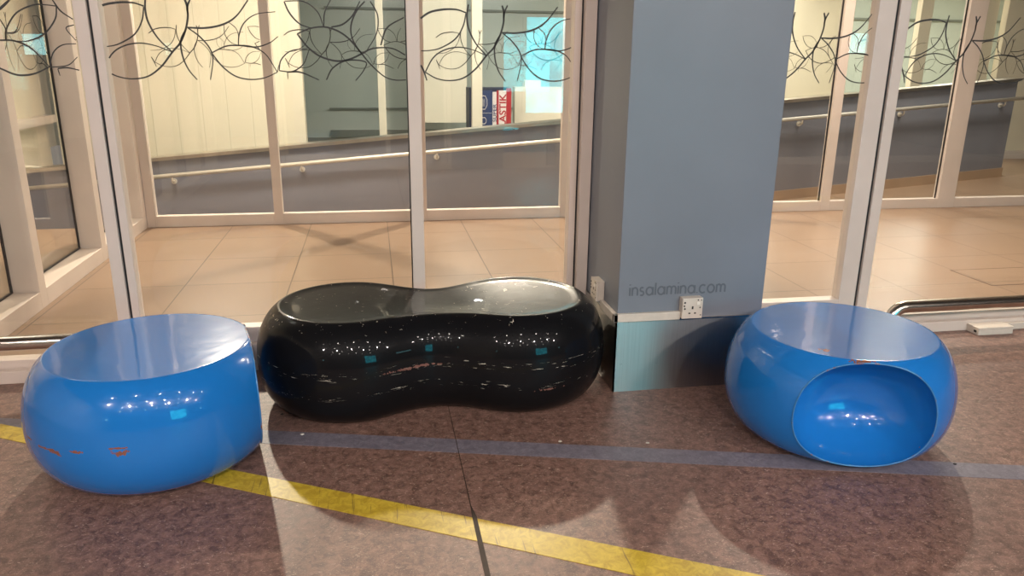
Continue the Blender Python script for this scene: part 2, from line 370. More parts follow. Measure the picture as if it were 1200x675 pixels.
PAT_B=[[[0.437,1.531],[0.455,1.488],[0.49,1.449],[0.532,1.433],0.0052],[[0.44,1.532],[0.512,1.532],[0.563,1.495],[0.584,1.438],0.0039],[[0.584,1.438],[0.591,1.493],[0.617,1.541],0.0039],[[0.614,1.438],[0.658,1.449],[0.698,1.482],[0.731,1.538],0.0052],[[0.75,1.538],[0.716,1.501],[0.692,1.447],[0.695,1.394],[0.728,1.336],0.0052],[[0.479,1.41],[0.532,1.432],[0.587,1.438],[0.635,1.425],[0.678,1.397],[0.72,1.349],[0.762,1.297],[0.817,1.248],[0.862,1.234],[0.905,1.235],0.0052],[[0.479,1.41],[0.517,1.36],[0.564,1.325],[0.623,1.308],[0.674,1.313],[0.728,1.336],[0.765,1.355],[0.815,1.362],[0.86,1.357],[0.905,1.334],0.0059],[[0.772,1.539],[0.799,1.486],[0.792,1.417],[0.748,1.346],0.0039],[[0.807,1.371],[0.835,1.439],[0.904,1.48],0.0052],[[0.399,1.27],[0.41,1.31],[0.451,1.345],[0.516,1.354],0.0039],[[0.399,1.268],[0.45,1.265],[0.496,1.295],[0.523,1.354],0.0039],[[0.431,1.263],[0.483,1.262],[0.553,1.233],0.0052],[[0.431,1.262],[0.431,1.235],0.0026],[[0.583,1.233],[0.611,1.28],[0.668,1.31],[0.743,1.305],[0.733,1.27],[0.7,1.231],0.0046]]
PAT_C=[[[-1.355,1.48],[-1.314,1.515],0.0078],[[-1.351,1.373],[-1.342,1.411],[-1.3,1.468],[-1.238,1.498],[-1.194,1.5],[-1.156,1.496],0.0046],[[-1.156,1.496],[-1.168,1.449],[-1.215,1.395],[-1.277,1.369],[-1.325,1.369],0.0046],[[-1.373,1.371],[-1.321,1.369],[-1.267,1.342],[-1.213,1.276],0.0052],[[-1.39,1.27],[-1.331,1.245],[-1.271,1.25],[-1.213,1.276],0.0059],[[-1.167,1.518],[-1.144,1.479],[-1.105,1.45],0.0046],[[-1.105,1.43],[-1.134,1.417],[-1.106,1.374],0.0033],[[-1.213,1.276],[-1.193,1.327],[-1.157,1.356],[-1.107,1.362],0.0039],[[-1.214,1.274],[-1.148,1.282],[-1.109,1.313],0.0033],[[-1.185,1.27],[-1.15,1.273],[-1.109,1.264],0.0046],[[-1.185,1.269],[-1.181,1.243],0.0033],[[-1.36,1.448],[-1.345,1.411],[-1.351,1.373],0.0033],[[-1.342,1.398],[-1.31,1.406],[-1.283,1.466],0.0026]]

def smooth_curve(pts, n=7):
    P_ = [Vector(p) for p in pts]
    if len(P_) == 2: return [P_[0].lerp(P_[1], i/6) for i in range(7)]
    P_ = [P_[0]*2-P_[1]] + P_ + [P_[-1]*2-P_[-2]]
    out = []
    for i in range(1, len(P_)-2):
        a, b, c, d = P_[i-1:i+3]
        for k in range(n):
            t = k/n
            out.append(.5*((2*b)+(-a+c)*t+(2*a-5*b+4*c-d)*t*t+(-a+3*b-3*c+d)*t**3))
    out.append(P_[-2]); return out
def leaf_decal(strokes, x0, x1, place, parent, zs=1.0, ws=1.0):
    """strokes = list of (dx, [points..., width]); place(x, z) -> 3D point on the pane; one mesh per pane"""
    bm = bmesh.new()
    for dx, st in strokes:
        wd = st[-1]*ws; pts = smooth_curve([(p[0]+dx, p[1]) for p in st[:-1]])
        n = len(pts); rows = []
        for i, p in enumerate(pts):
            t = (pts[min(i+1, n-1)]-pts[max(i-1, 0)]).normalized(); nn = Vector((-t.y, t.x))
            hw = .5*wd*(.55+.75*math.sin(math.pi*min(.85, .25+i/n*.75)))
            rows.append((p, nn*hw))
        prev = None
        for p, h in rows:
            if p.x < x0 or p.x > x1 or p.y > 2.0: prev = None; continue
            cur = [bm.verts.new(place(*(p+h))), bm.verts.new(place(*(p-h)))]
            if prev: bm.faces.new((prev[0], prev[1], cur[1], cur[0]))
            prev = cur
    me = bpy.data.meshes.new('leaf_decal'); bm.to_mesh(me); bm.free()
    o = link('leaf_decal', me, M['decal'], parent); o['label'] = 'grey curling leaf pattern'
    return o
def strip(anchor_list):
    out = []
    for ax, which in anchor_list: out += [(ax, s) for s in which]
    return out

def glazed(name, x0, x1, y, frame, gx0, gx1, z0, mat, strokes=None, ztop=2.62, zs=1.0, gaskets=(), ws=1.0, label=None):
    """frame boxes + pane + decal; everything of one bay under one structure object"""
    f = struct(name, frame, M['white_al'], bev=.003)
    if label: f['label'] = label
    pane = boxes('glass_pane', [(gx0, gx1, y-.004, y+.004, z0, ztop)], mat, f)
    if gaskets: boxes('gasket', list(gaskets), M['gasket'], f)
    if strokes: leaf_decal(strokes, gx0+.004, gx1-.004, lambda x, z: Vector((x, y-.0055, z)), f, ws=ws)
    return f
ya, yb = 3.30, 3.365
A_X = [-.762, .481, 1.936, 2.705]
# door_1: left glazed door leaf, its low bottom rail and pink-lit stile
glazed('door_1', -5, -1.042, YG, [(-5, -1.09, ya, yb, .058, .092), (-1.09, -1.042, ya-.01, yb, .058, 2.7), (-5, -1.042, ya, yb, 2.62, 2.7)], -3.6, -1.09, .092, M['glass'],
       strip([(0, PAT_C)]), gaskets=[(-1.042, -1.034, ya+.004, yb, .06, 2.7)])
# window_1 / window_2: the fixed bays between door and pillar
glazed('window_1', -1.034, .149, YG, [(-1.034, -1.003, ya, yb, .06, 2.7), (-1.003, .149, ya, yb, .12, .19), (-1.003, .149, ya, yb, 2.62, 2.7), (.149, .202, ya-.01, yb, .12, 2.7)], -1.003, .149, .19, M['glass'],
       strip([(A_X[0], PAT_A), (A_X[0], PAT_B), (A_X[1], [PAT_A[-2]])]), gaskets=[(.1445, .149, ya-.004, ya+.004, .19, 2.6)])
glazed('window_2', .202, .94, YG, [(.202, .852, ya, yb, .12, .19), (.852, .882, ya, yb, .12, 2.7), (.202, .882, ya, yb, 2.62, 2.7), (.889, .939, ya-.035, yb, 0, 2.7)], .202, .852, .19, M['glass'],
       strip([(A_X[1], PAT_A)]), gaskets=[(.882, .889, ya+.002, yb, .05, 2.7)])
glazed('window_3', 1.572, 2.341, YG, [(1.57, 2.253, ya, yb, .12, .19), (2.253, 2.341, ya, yb, .055, 2.7), (1.57, 2.253, ya, yb, 2.62, 2.7)], 1.57, 2.253, .19, M['glass'],
       strip([(A_X[2], PAT_A)]), gaskets=[(2.341, 2.352, ya+.004, yb, .06, 2.7)])
struct('trim_9', [(-1.042, .94, 3.27, 3.36, .055, .12), (1.57, 2.36, 3.27, 3.36, .055, .12)], M['white_al'], bev=.003)
glazed('door_2', 2.352, 9, YG, [(2.352, 2.405, ya-.01, yb, .058, 2.7), (2.405, 9, ya, yb, .058, .092), (2.352, 9, ya, yb, 2.62, 2.7)], 2.405, 6.0, .092, M['glass'],
       strip([(A_X[3], PAT_A), (A_X[3], PAT_B), (A_X[3]+1.243, PAT_A)]))
# threshold in front of the whole glazing
struct('trim_10', [(-5, .938, 3.268, 3.30, 0, .053), (1.573, 9, 3.268, 3.30, 0, .053), (-5, .938, 3.305, 3.38, 0, .058), (1.573, 9, 3.305, 3.38, 0, .058)], M['white_al'], bev=.002)

# far facade bays
fa, fb = YF-.035, YF+.035
bays = [(-1.795, -.819), (-.819, .35), (.35, 1.57), (1.63, 2.80), (2.80, 4.04), (4.04, 5.25), (5.25, 6.55), (6.55, 7.85)]
for i, (x0, x1) in enumerate(bays):
    pw_ = .07 if i != 5 else .09
    if i == 6: pw_ = .18
    fr = [(x0, x0+pw_, fa, fb, .0, 2.7), (x0+pw_, x1, fa, fb, 0, .088), (x0+pw_, x1, fa, fb, 2.62, 2.7)]
    if i == 2: fr.append((x1, x1+.06, fa, fb, 0, 2.7))
    anch = x0 + .45
    glazed('window_%d' % (4+i), x0, x1, YF, fr, x0+pw_, x1, .088, M['glass_far'], strip([(anch, PAT_A), (anch, PAT_B)]), ws=.9,
           gaskets=[(x0-.012, x0, YF-.004, YF+.004, .088, 2.6)] if i >= 4 else ())
# side glazing (left wall of the lobby)
XS0, XS1 = -1.94, -1.795
posts = [3.38, 4.31, 5.32, 6.30]
for i in range(4):
    y0 = posts[i]; y1 = posts[i+1] if i < 3 else YF-.035
    pd = .085
    fr = [(XS0, XS1, y0, y0+pd, 0, 2.7)]
    if i < 3: fr += [(XS0, XS1, y0+pd, y1, 0, .095), (XS0, XS1, y0+pd, y1, 2.62, 2.7)]
    f = struct('window_%d' % (12+i), fr, M['white_al'], bev=.003)
    if i < 3:
        boxes('glass_pane', [(XS0-.004, XS0+.004, y0+pd, y1, .095, 2.4)], M['glass'], f)
        boxes('gasket', [(XS0+.004, XS0+.014, y0+pd, y0+pd+.012, .095, 2.4), (XS0+.004, XS0+.014, y1-.014, y1-.001, .095, 2.4), (XS0+.004, XS0+.014, y0+pd, y1, .095, .105)], M['gasket'], f)
        leaf_decal(strip([(y0+.42, PAT_A), (y0+.42, PAT_B)]), y0+pd+.005, y1-.01, lambda a, z: Vector((XS0+.0055, a, z)), f)
struct('wall_bulkhead', [(XS0, XS1, 3.40, YF-.04, 2.7, ZC)], M['cream_plain'])

# ------------------------------------------------------------ pillar
PX0, PX1, PY0 = .943, 1.572, 2.815
pil = struct('wall_pillar', [(PX0, PX1, PY0, 3.42, 0, 3.2)], M['pillar'], bev=.004)
k = boxes('kick_plate', [(PX0-.006, PX1+.006, PY0-.008, PY0-.001, 0, .305), (PX0-.006, PX0, PY0-.008, 3.26, 0, .305), (PX1, PX1+.006, PY0-.008, 3.26, 0, .305)], M['kick'], pil); k['label'] = 'brushed steel kick plate'
k = boxes('cable_trunking', [(PX0-.02, 1.206, PY0-.018, PY0-.001, .309, .343), (PX0-.02, PX0-.001, PY0-.018, 3.0, .309, .343)], M['plastic'], pil, bev=.002); k['label'] = 'white plastic cable trunking'
k = boxes('steel_edging', [(1.206, PX1+.004, PY0-.010, PY0-.001, .305, .311)], M['steel'], pil); k['label'] = 'thin bright edging strip'
def text_mesh(name, body, size, mat, parent, loc, rot, label=None, sx=1.0, bold=0.0, ext=.0006, align='LEFT'):
    cu = bpy.data.curves.new(name, 'FONT'); cu.body = body; cu.size = size; cu.extrude = ext; cu.offset = bold; cu.align_x = align
    tmp = bpy.data.objects.new(name, cu); C.objects.link(tmp)
    dg = bpy.context.evaluated_depsgraph_get(); me = bpy.data.meshes.new_from_object(tmp.evaluated_get(dg))
    bpy.data.objects.remove(tmp)
    for v in me.vertices: v.co.x *= sx
    me.materials.clear()
    o = link(name, me, mat, parent); o.location = loc; o.rotation_euler = rot
    if label: o['label'] = label
    return o
def round_letters(word, total_w, xh, sw, mat, parent, loc):
    """flat geometric lettering on the pillar face, drawn with strokes of width sw; x right, z up"""
    arcs = lambda cx, cz, rx, rz, a0, a1, n=20: [(cx+rx*math.cos(R(a0+(a1-a0)*i/n)), cz+rz*math.sin(R(a0+(a1-a0)*i/n))) for i in range(n+1)]
    G = {'i': (.0, [[(0, 0), (0, 1)], [(0, 1.30), (0, 1.42)]]), 'l': (0, [[(0, 0), (0, 1.5)]]), '.': (0, [[(0, 0), (0, .13)]]),
         'n': (.76, [[(0, 0), (0, 1)], arcs(.38, .60, .38, .38, 180, 0) + [(.76, 0)]]),
         'm': (1.30, [[(0, 0), (0, 1)], arcs(.325, .64, .325, .34, 180, 0) + [(.65, 0)], arcs(.975, .64, .325, .34, 180, 0) + [(1.30, 0)]]),
         'a': (1.0, [arcs(.5, .5, .48, .48, 0, 360, 32), [(1.0, 0), (1.0, 1)]]),
         'o': (1.0, [arcs(.5, .5, .5, .5, 0, 360, 32)]), 'c': (.86, [arcs(.5, .5, .5, .5, 48, 312, 28)]),
         's': (.55, [arcs(.28, .74, .25, .24, 40, 270, 14) + arcs(.28, .26, .27, .25, 90, -140, 14)])}
    gap = .37; adv = sum(G[c][0]+gap for c in word)-gap; kx = total_w/adv
    bm = bmesh.new(); x = 0
    off = 0
    for c in word:
        for st in G[c][1]:
            off += 1
            pts = [Vector(((x+p[0])*kx, p[1]*xh)) for p in st]; prev = None; n = len(pts)
            for i, p in enumerate(pts):
                t = (pts[min(i+1, n-1)]-pts[max(i-1, 0)]).normalized(); nn = Vector((-t.y, t.x))*sw/2
                oy = -.00025*(off % 3)
                cur = [bm.verts.new((p.x+nn.x, oy, p.y+nn.y)), bm.verts.new((p.x-nn.x, oy, p.y-nn.y))]
                if prev: bm.faces.new((prev[0], prev[1], cur[1], cur[0]))
                prev = cur
        x += G[c][0]+gap
    me = bpy.data.meshes.new('lettering'); bm.to_mesh(me); bm.free()
    o = link('lettering', me, mat, parent); o.location = loc; o['label'] = 'dark grey web address in round letters'
round_letters('insalamina.com', .408, .034, .0072, M['pillar_text'], pil, (.990, PY0-.0012, .4145))

def socket_mesh_front(s, o, mats):
    """a 13 A socket on its back box: face towards local -Y, 86 mm wide, origin at the back centre bottom"""
    b = boxes('back_box', [(-.043, .043, -.028, 0, 0, .086)], M['plastic'], o, bev=.002)
    f = boxes('face_plate', [(-.0435, .0435, -.036, -.0285, -.0005, .0865)], M['plastic'], o, bev=.002)
    boxes('pin_hole', [(-.0035, .0035, -.0368, -.0355, .040, .052)], M['dark'], o)
    boxes('pin_hole', [(-.016, -.008, -.0368, -.0355, .020, .0255)], M['dark'], o)
    boxes('pin_hole', [(.008, .016, -.0368, -.0355, .020, .0255)], M['dark'], o)
    boxes('switch', [(.016, .030, -.040, -.0365, .058, .070)], plain('switch_white', srgb(232, 226, 216), .35, bump=.02), o, bev=.001)
    for (x, z, r) in ((-.034, .068, .004), (-.036, .054, .0035), (-.033, .042, .0038), (.032, .046, .003), (.022, .078, .0028), (.036, .014, .0025), (.036, .077, .0025)):
        m_ = disc_mesh('screw', r, .0012, 10); q = link('scuff_mark' if x < 0 else 'screw', m_, M['dark'], o); q.location = (x, -.0366, z); q.rotation_euler = (R(90), 0, 0)
s1 = empty('wall_socket', (1.248, PY0-.0005, .318)); tag(s1, 'white single wall socket on the front face of the blue grey pillar', 'socket'); socket_mesh_front(1, s1, None)
s2 = empty('wall_socket', (PX0-.0005, 3.045, .336), R(-90)); tag(s2, 'white single wall socket on the left side of the pillar beside the black bench', 'socket'); socket_mesh_front(1, s2, None)

# ------------------------------------------------------------ guard rails, junction box, access cover
def guard(x0, x1, y, z, label, left_leg=True, right_leg=True):
    r = .030; rb = .07
    o = empty('guard_rail', ((x0 if left_leg else x1), y, 0)); L = Vector(o.location); tag(o, label, 'rail', 'low steel guard rails at the glass')
    pts = []
    if left_leg: pts += [Vector((x0, y, 0))] + arc((x0+rb, y, z-rb), rb, math.pi, math.pi/2, (1, 0, 0), (0, 0, 1))
    else: pts += [Vector((x0, y, z))]
    if right_leg: pts += arc((x1-rb, y, z-rb), rb, math.pi/2, 0, (1, 0, 0), (0, 0, 1)) + [Vector((x1, y, 0))]
    else: pts += [Vector((x1, y, z))]
    link('tube', tube_mesh('tube', [p-L for p in pts], r, 24), M['steel'], o, True)
    for lx in ([x0] if left_leg else []) + ([x1] if right_leg else []):
        q = link('base_flange', disc_mesh('base_flange', .04, .008), M['steel'], o); q.location = Vector((lx, y, .004))-L
g1 = guard(-2.7, -1.16, 3.21, .2, 'low round steel guard rail behind the left blue stool', True, True)
g2 = guard(2.46, 4.3, 3.17, .18, 'low round steel guard rail behind the right blue stool', True, True)
jb = empty('junction_box', (3.08, 3.22, 0)); tag(jb, 'small white plastic cable box on the floor against the right door threshold', 'cable box')
boxes('box_body', [(2.985, 3.185, 3.185, 3.266, 0.0, .03)], M['plastic'], jb, bev=.002, origin=jb.location)
boxes('lid', [(2.983, 3.187, 3.183, 3.266, .0305, .040)], M['plastic'], jb, bev=.003, origin=jb.location)
boxes('cable_hole', [(2.982, 2.9848, 3.20, 3.215, .012, .022)], M['dark'], jb, origin=jb.location)
ct = boxes('cable_cover', [(3.19, 5.5, 3.242, 3.266, 0, .035)], M['plastic'], bev=.003); tag(ct, 'white plastic cable cover running right from the cable box', 'cable cover')
ac = boxes('access_cover', [(3.76, 4.45, 3.98, 4.33, 0.0, .0012)], M['tile']); tag(ac, 'square tiled access cover set in the lobby floor behind the right door', 'floor cover')
boxes('cover_frame', [(3.75, 4.46, 3.972, 3.98, 0, .0016), (3.75, 4.46, 4.33, 4.338, 0, .0016), (3.75, 3.758, 3.98, 4.33, 0, .0016), (4.452, 4.46, 3.98, 4.33, 0, .0016)], plain('dark_metal_joint', srgb(92, 70, 58), .5, bump=.02), ac)

# ------------------------------------------------------------ floor markings
def flat_strip(name, a, b, zt, mat):
    """a, b: polylines of the two edges"""
    bm = bmesh.new()
    top = [(bm.verts.new((*p, zt)), bm.verts.new((*q, zt))) for p, q in zip(a, b)]
    bot = [(bm.verts.new((*p, 0)), bm.verts.new((*q, 0))) for p, q in zip(a, b)]
    for i in range(len(a)-1):
        bm.faces.new((top[i][0], top[i][1], top[i+1][1], top[i+1][0]))
        bm.faces.new((top[i][0], top[i+1][0], bot[i+1][0], bot[i][0])); bm.faces.new((top[i][1], bot[i][1], bot[i+1][1], top[i+1][1]))
    bmesh.ops.recalc_face_normals(bm, faces=bm.faces)
    me = bpy.data.meshes.new(name); bm.to_mesh(me); bm.free(); return link(name, me, mat)
def ln(x, x0, y0, s): return y0+s*(x-x0)
xs = [-4.5+i*.5 for i in range(24)]
ps = flat_strip('floor_stripe', [(x, ln(x, 0, 2.562, -.258)) for x in xs], [(x, ln(x, 0, 2.462, -.258)) for x in xs], .0012, M['vinyl_purple'])
tag(ps, 'greyish purple stripe running across the marbled floor in front of the seats', 'floor stripe')
ys = flat_strip('floor_tape', [(x, ln(x, 0, 2.128, -.532)) for x in [-1.39-.02+i*.25 for i in range(25)]], [(x, ln(x, 0, 2.014, -.548)) for x in [-1.39-.08+i*.25 for i in range(25)]], .0016, M['yellow'])
tag(ys, 'worn yellow line crossing the floor diagonally towards the lower right', 'floor line')
sm = flat_strip('floor_seam', [(.249, 3.0), (.249, 2.06), (.247, 2.0), (.246, 1.2), (.245, -3)], [(.250, 3.0), (.2515, 2.06), (.261, 2.0), (.262, 1.2), (.260, -3)], .0022, plain('dark_seam_filler', srgb(66, 54, 46), .75, bump=.1, bscale=30, var=.3, vscale=14))
tag(sm, 'dark seam line in the floor cutting through the yellow line', 'floor seam')

# ------------------------------------------------------------ pebble stools
def prof(a, h, Rr, b, zf=.48, n=2.1, m_=22):
    zm = h*zf; h2 = h+.018; a2 = a-.05
    lo = [(b+(Rr-b)*math.sin(u)**(2/n), zm-zm*math.cos(u)**(2/n)) for u in [math.pi/2*i/m_ for i in range(m_+1)]]
    upc = [(a2+(Rr-a2)*math.cos(u)**(2/n), zm+(h2-zm)*math.sin(u)**(2/n)) for u in [math.pi/2*i/60 for i in range(61)]]
    upc = [p for p in upc[1:] if p[1] < h-.001]
    rl = upc[-1][0]
    return lo, upc, rl
def stool(name, loc, ang, mat, label, st_h=.40, st_a=.307, st_R=.395, st_b=.25, d=.322, depth=.2):
    lo, upc, rl = prof(st_a, st_h, st_R, st_b)
    rows = lo+upc+[(rl-.003, st_h-.0002), (rl-.008, st_h), (rl-.012, st_h), (rl-.05, st_h)]+[(r, st_h) for r in (rl*.6, rl*.35, rl*.12)]
    seg = 144; bm = bmesh.new(); rings = []
    for r, z in rows: rings.append([bm.verts.new((r*math.cos(2*math.pi*k/seg), r*math.sin(2*math.pi*k/seg), z)) for k in range(seg)])
    for a, b in zip(rings, rings[1:]):
        for k in range(seg): bm.faces.new((a[k], a[(k+1) % seg], b[(k+1) % seg], b[k]))
    bm.faces.new(rings[-1]); bm.faces.new(rings[0][::-1])
    # the cut: everything beyond the plane x = d goes, the opening gets a rounded bowl
    geom = list(bm.verts)+list(bm.edges)+list(bm.faces)
    res = bmesh.ops.bisect_plane(bm, geom=geom, plane_co=(d, 0, 0), plane_no=(1, 0, 0), clear_outer=True)
    me = bpy.data.meshes.new('shell')
    loop_e = [e for e in bm.edges if e.is_boundary]
    # order the boundary loop
    vs = [loop_e[0].verts[0]]; cur = loop_e[0].verts[1]; used = {loop_e[0]}
    while cur != vs[0]:
        vs.append(cur)
        for e in cur.link_edges:
            if e.is_boundary and e not in used:
                used.add(e); cur = e.other_vert(cur); break
        else: break
    rim = [v.co.copy() for v in vs]
    bm.to_mesh(me); bm.free()
    root = empty(name, loc, ang)
    tag(root, label, 'stool', None)
    sh = link('shell', me, mat, root, True)
    # resample the rim evenly
    tot = [0]
    for i in range(len(rim)): tot.append(tot[-1]+(rim[(i+1) % len(rim)]-rim[i]).length)
    n = 120; pts = []
    for k in range(n):
        s = tot[-1]*k/n; i = max(j for j in range(len(rim)) if tot[j] <= s); f = (s-tot[i])/max(1e-9, tot[i+1]-tot[i])
        pts.append(rim[i].lerp(rim[(i+1) % len(rim)], f))
    c = sum(pts, Vector())/n
    bm = bmesh.new(); prev = None; K = 22
    for j in range(K+1):
        ph = math.pi/2*j/K; s = math.cos(ph)
        if j == K: s = .001
        dz = depth*math.sin(ph)
        if j == 0: ring = [bm.verts.new(p) for p in pts]
        else: ring = [bm.verts.new(Vector((d-dz, c.y+(p.y-c.y)*s, c.z+(p.z-c.z)*s))) for p in pts]
        if prev:
            for k in range(n): bm.faces.new((prev[k], prev[(k+1) % n], ring[(k+1) % n], ring[k]))
        prev = ring
    bm.faces.new(prev)
    bmesh.ops.recalc_face_normals(bm, faces=bm.faces)
    me = bpy.data.meshes.new('hollow'); bm.to_mesh(me); bm.free()
    hol = link('hollow', me, mat, root, True); hol['label'] = 'scooped round hollow in the side'
    # worn rim around the hollow
    rm = bpy.data.meshes.new('rim')
    loop = [p+Vector((.0005, 0, 0)) for p in pts]; loop.append(loop[0])
    rmm = tube_mesh('rim', loop, .0028, 8, False)
    link('rim', rmm, M['rim'], root, True)
    return root
def rim_mat():
    m, t, b = nt('worn_rim_lacquer'); v = N(t, 'ShaderNodeTexCoord').outputs['Object']
    c = mix_by(t, ramp(t, noise(t, v, 14, 5, .7), .56, .62), srgb(60, 122, 178), srgb(128, 92, 80))
    t.links.new(c, b.inputs['Base Color']); b.inputs['Roughness'].default_value = .25; b.inputs['Coat Weight'].default_value = .6
    return m
M['rim'] = rim_mat()
CHIP = srgb(128, 82, 66)
BLUE = (0.012, .165, .52)
M['blue_l'] = lacquer('glossy_blue_lacquer', BLUE, CHIP, [(-.36, -.165, .206, .03, .05, .006), (-.30, -.25, .200, .06, .06, .007), (-.275, -.28, .196, .03, .03, .014), (-.097, -.382, .206, .035, .03, .014), (-.10, -.38, .222, .05, .03, .005), (-.22, -.33, .208, .03, .03, .008)], coat=.75, spec=.15, rough=.2)
M['blue_r'] = lacquer('glossy_blue_lacquer_worn', BLUE, CHIP, [(.33, .181, .105, .03, .05, .02), (.30, .212, .359, .012, .009, .009), (.233, -.127, .40, .02, .025, .008), (.32, -.03, .40, .02, .06, .012), (.32, .09, .05, .03, .05, .012)], coat=.75, spec=.15, rough=.2)
SL = stool('pebble_stool', (-.763, 2.572, 0), R(14), M['blue_l'], 'glossy blue pebble stool left of the black bench, its hollow turned away', d=.308)
SR = stool('pebble_stool', (1.648, 2.368, 0), R(254), M['blue_r'], 'glossy blue pebble stool in front of the pillar with its round hollow facing forward')

# ------------------------------------------------------------ black bench
def bench(loc, rz, mat):
    h = .40; RR = .36; cx = .34; kk = .27
    def sd(x, y):
        a = math.hypot(x-cx, y)-RR; b = math.hypot(x+cx, y)-RR
        hh = max(kk-abs(a-b), 0)/kk
        return min(a, b)-hh*hh*kk*.25
    n = 240; out = []
    for k in range(n):
        th = 2*math.pi*k/n
        # denser around the ends: warp the angle
        lo_, hi = .05, 1.2
        dx, dy = math.cos(th), math.sin(th)
        # march from outside
        for _ in range(50):
            mid = (lo_+hi)/2
            if sd(dx*mid, dy*mid) > 0: hi = mid
            else: lo_ = mid
        out.append(Vector((dx*lo_, dy*lo_)))
    # resample evenly
    L = [0]
    for i in range(n): L.append(L[-1]+(out[(i+1) % n]-out[i]).length)
    pts = []
    for k in range(n):
        s = L[-1]*k/n; i = max(j for j in range(n) if L[j] <= s); pts.append(out[i].lerp(out[(i+1) % n], (s-L[i])/(L[i+1]-L[i])))
    nr = []
    for i in range(n):
        t = (pts[(i+1) % n]-pts[i-1]).normalized(); nr.append(Vector((t.y, -t.x)))
    lo, upc, rl = prof(.25, h, .36, .245, .49, 2.1)
    rows = lo+upc
    rings = []
    bm = bmesh.new()
    def ring(off, z, dish=0):
        vs = []
        for p, q in zip(pts, nr):
            o = p-q*off
            vs.append(bm.verts.new((o.x, o.y, z+dish*(.0))))
        return vs
    def saddle(x, y): return -.012*math.exp(-(x/.16)**2)
    for r, z in rows: rings.append(ring(.36-r, z))
    zt = rows[-1][1]; off = .36-rows[-1][0]
    rings.append(ring(off+.006, h)); rings.append(ring(off+.014, h-.001)); rings.append(ring(off+.02, h-.004))
    # top: shrink towards the middle line
    base = [v.co.copy() for v in rings[-1]]
    for s in (.85, .65, .45, .25, .08):
        vs = []
        for p in base:
            x = max(-cx, min(cx, p.x)); tx = x*(1); 
            vs.append(bm.verts.new((tx+(p.x-tx)*s, p.y*s, h-.004-.010*(1-s*s))))
        rings.append(vs)
    for a, b in zip(rings, rings[1:]):
        for k in range(n): bm.faces.new((a[k], a[(k+1) % n], b[(k+1) % n], b[k]))
    # close centre with a strip
    last = rings[-1]
    bm.faces.new(last)
    bm.faces.new(rings[0][::-1])
    for v in bm.verts:
        if v.co.z > h*.8: v.co.z += saddle(v.co.x, v.co.y)*((v.co.z/h-.8)/.2)
    bmesh.ops.triangulate(bm, faces=[f for f in bm.faces if len(f.verts) > 4])
    bmesh.ops.recalc_face_normals(bm, faces=bm.faces)
    me = bpy.data.meshes.new('peanut_bench'); bm.to_mesh(me); bm.free()
    o = link('peanut_bench', me, mat, None, True, loc); o.rotation_euler = (0, 0, rz)
    return o
def bench_scr(t, v):
    s = N(t, 'ShaderNodeSeparateXYZ'); t.links.new(v, s.inputs[0]); z = s.outputs[2]
    def band(c, wd): return ramp(t, math_(t, 'SUBTRACT', 1.0, math_(t, 'DIVIDE', math_(t, 'ABSOLUTE', math_(t, 'SUBTRACT', z, c)), wd)), 0.0, .6)
    # streaky horizontal scratches in bands on the sides
    n1 = noise(t, mapping(t, v, (14, 14, 140)), 1.0, 4, .75, .6)
    side = math_(t, 'MULTIPLY', ramp(t, n1, .62, .66), math_(t, 'ADD', band(.225, .022), math_(t, 'MULTIPLY', band(.145, .02), .9)))
    n2 = noise(t, mapping(t, v, (60, 18, 40), (.3, .2, .7)), 1.0, 3, .7, 1.5)
    n3 = noise(t, mapping(t, v, (16, 60, 40), (.1, .5, -.5)), 1.0, 3, .7, 1.5)
    top = math_(t, 'MULTIPLY', math_(t, 'MAXIMUM', ramp(t, n2, .70, .72), ramp(t, n3, .69, .71)), ramp(t, z, .33, .38))
    return math_(t, 'MINIMUM', 1.0, math_(t, 'ADD', side, top))
M['black'] = lacquer('glossy_black_lacquer', (.0065, .0065, .0075), srgb(120, 84, 76), [(-.1, -.33, .22, .16, .2, .008), (.4, -.33, .13, .08, .2, .008)], scr=bench_scr, rough=.34, coat=.5, cior=1.34, spec=.05)
BN = bench((.215, 2.95, 0), R(-1), M['black'])
tag(BN, 'scuffed glossy black peanut-shaped bench between the two blue stools', 'bench')

# ------------------------------------------------------------ poster box behind the ramp
pb = empty('poster_box', (1.6, 10.55, 0)); tag(pb, 'navy red and white printed box standing behind the ramp wall', 'display box'); L0 = pb.location
boxes('body', [(1.29, 1.86, 10.52, 10.9, 0, .93)], M['navy_dark'], pb, origin=L0)
q = boxes('blue_panel', [(1.44, 1.60, 10.512, 10.519, .02, .90)], M['navy'], pb, origin=L0)
q = boxes('white_strip', [(1.605, 1.658, 10.508, 10.519, .02, .88)], M['white_print'], pb, origin=L0); q['label'] = 'narrow white strip with blue letters'
q2 = boxes('white_panel', [(1.69, 1.79, 10.500, 10.519, .02, .90)], M['white_print'], pb, origin=L0); q2['label'] = 'white panel with red letters'
q3 = boxes('red_panel', [(1.662, 1.688, 10.506, 10.519, .02, .90), (1.792, 1.86, 10.502, 10.519, .02, .93)], M['red_print'], pb, origin=L0)
text_mesh('lettering', 'LASTIK', .125, M['red_print'], pb, Vector((1.784, 10.4985, .85))-L0, (R(90), R(-90), 0), 'red capital letters', sx=1.12, bold=.003, align='RIGHT')
text_mesh('lettering', 'SUPER', .066, M['navy'], pb, Vector((1.655, 10.5065, .72))-L0, (R(90), R(-90), 0), 'blue capital letters', sx=1.3, bold=.001, align='RIGHT')
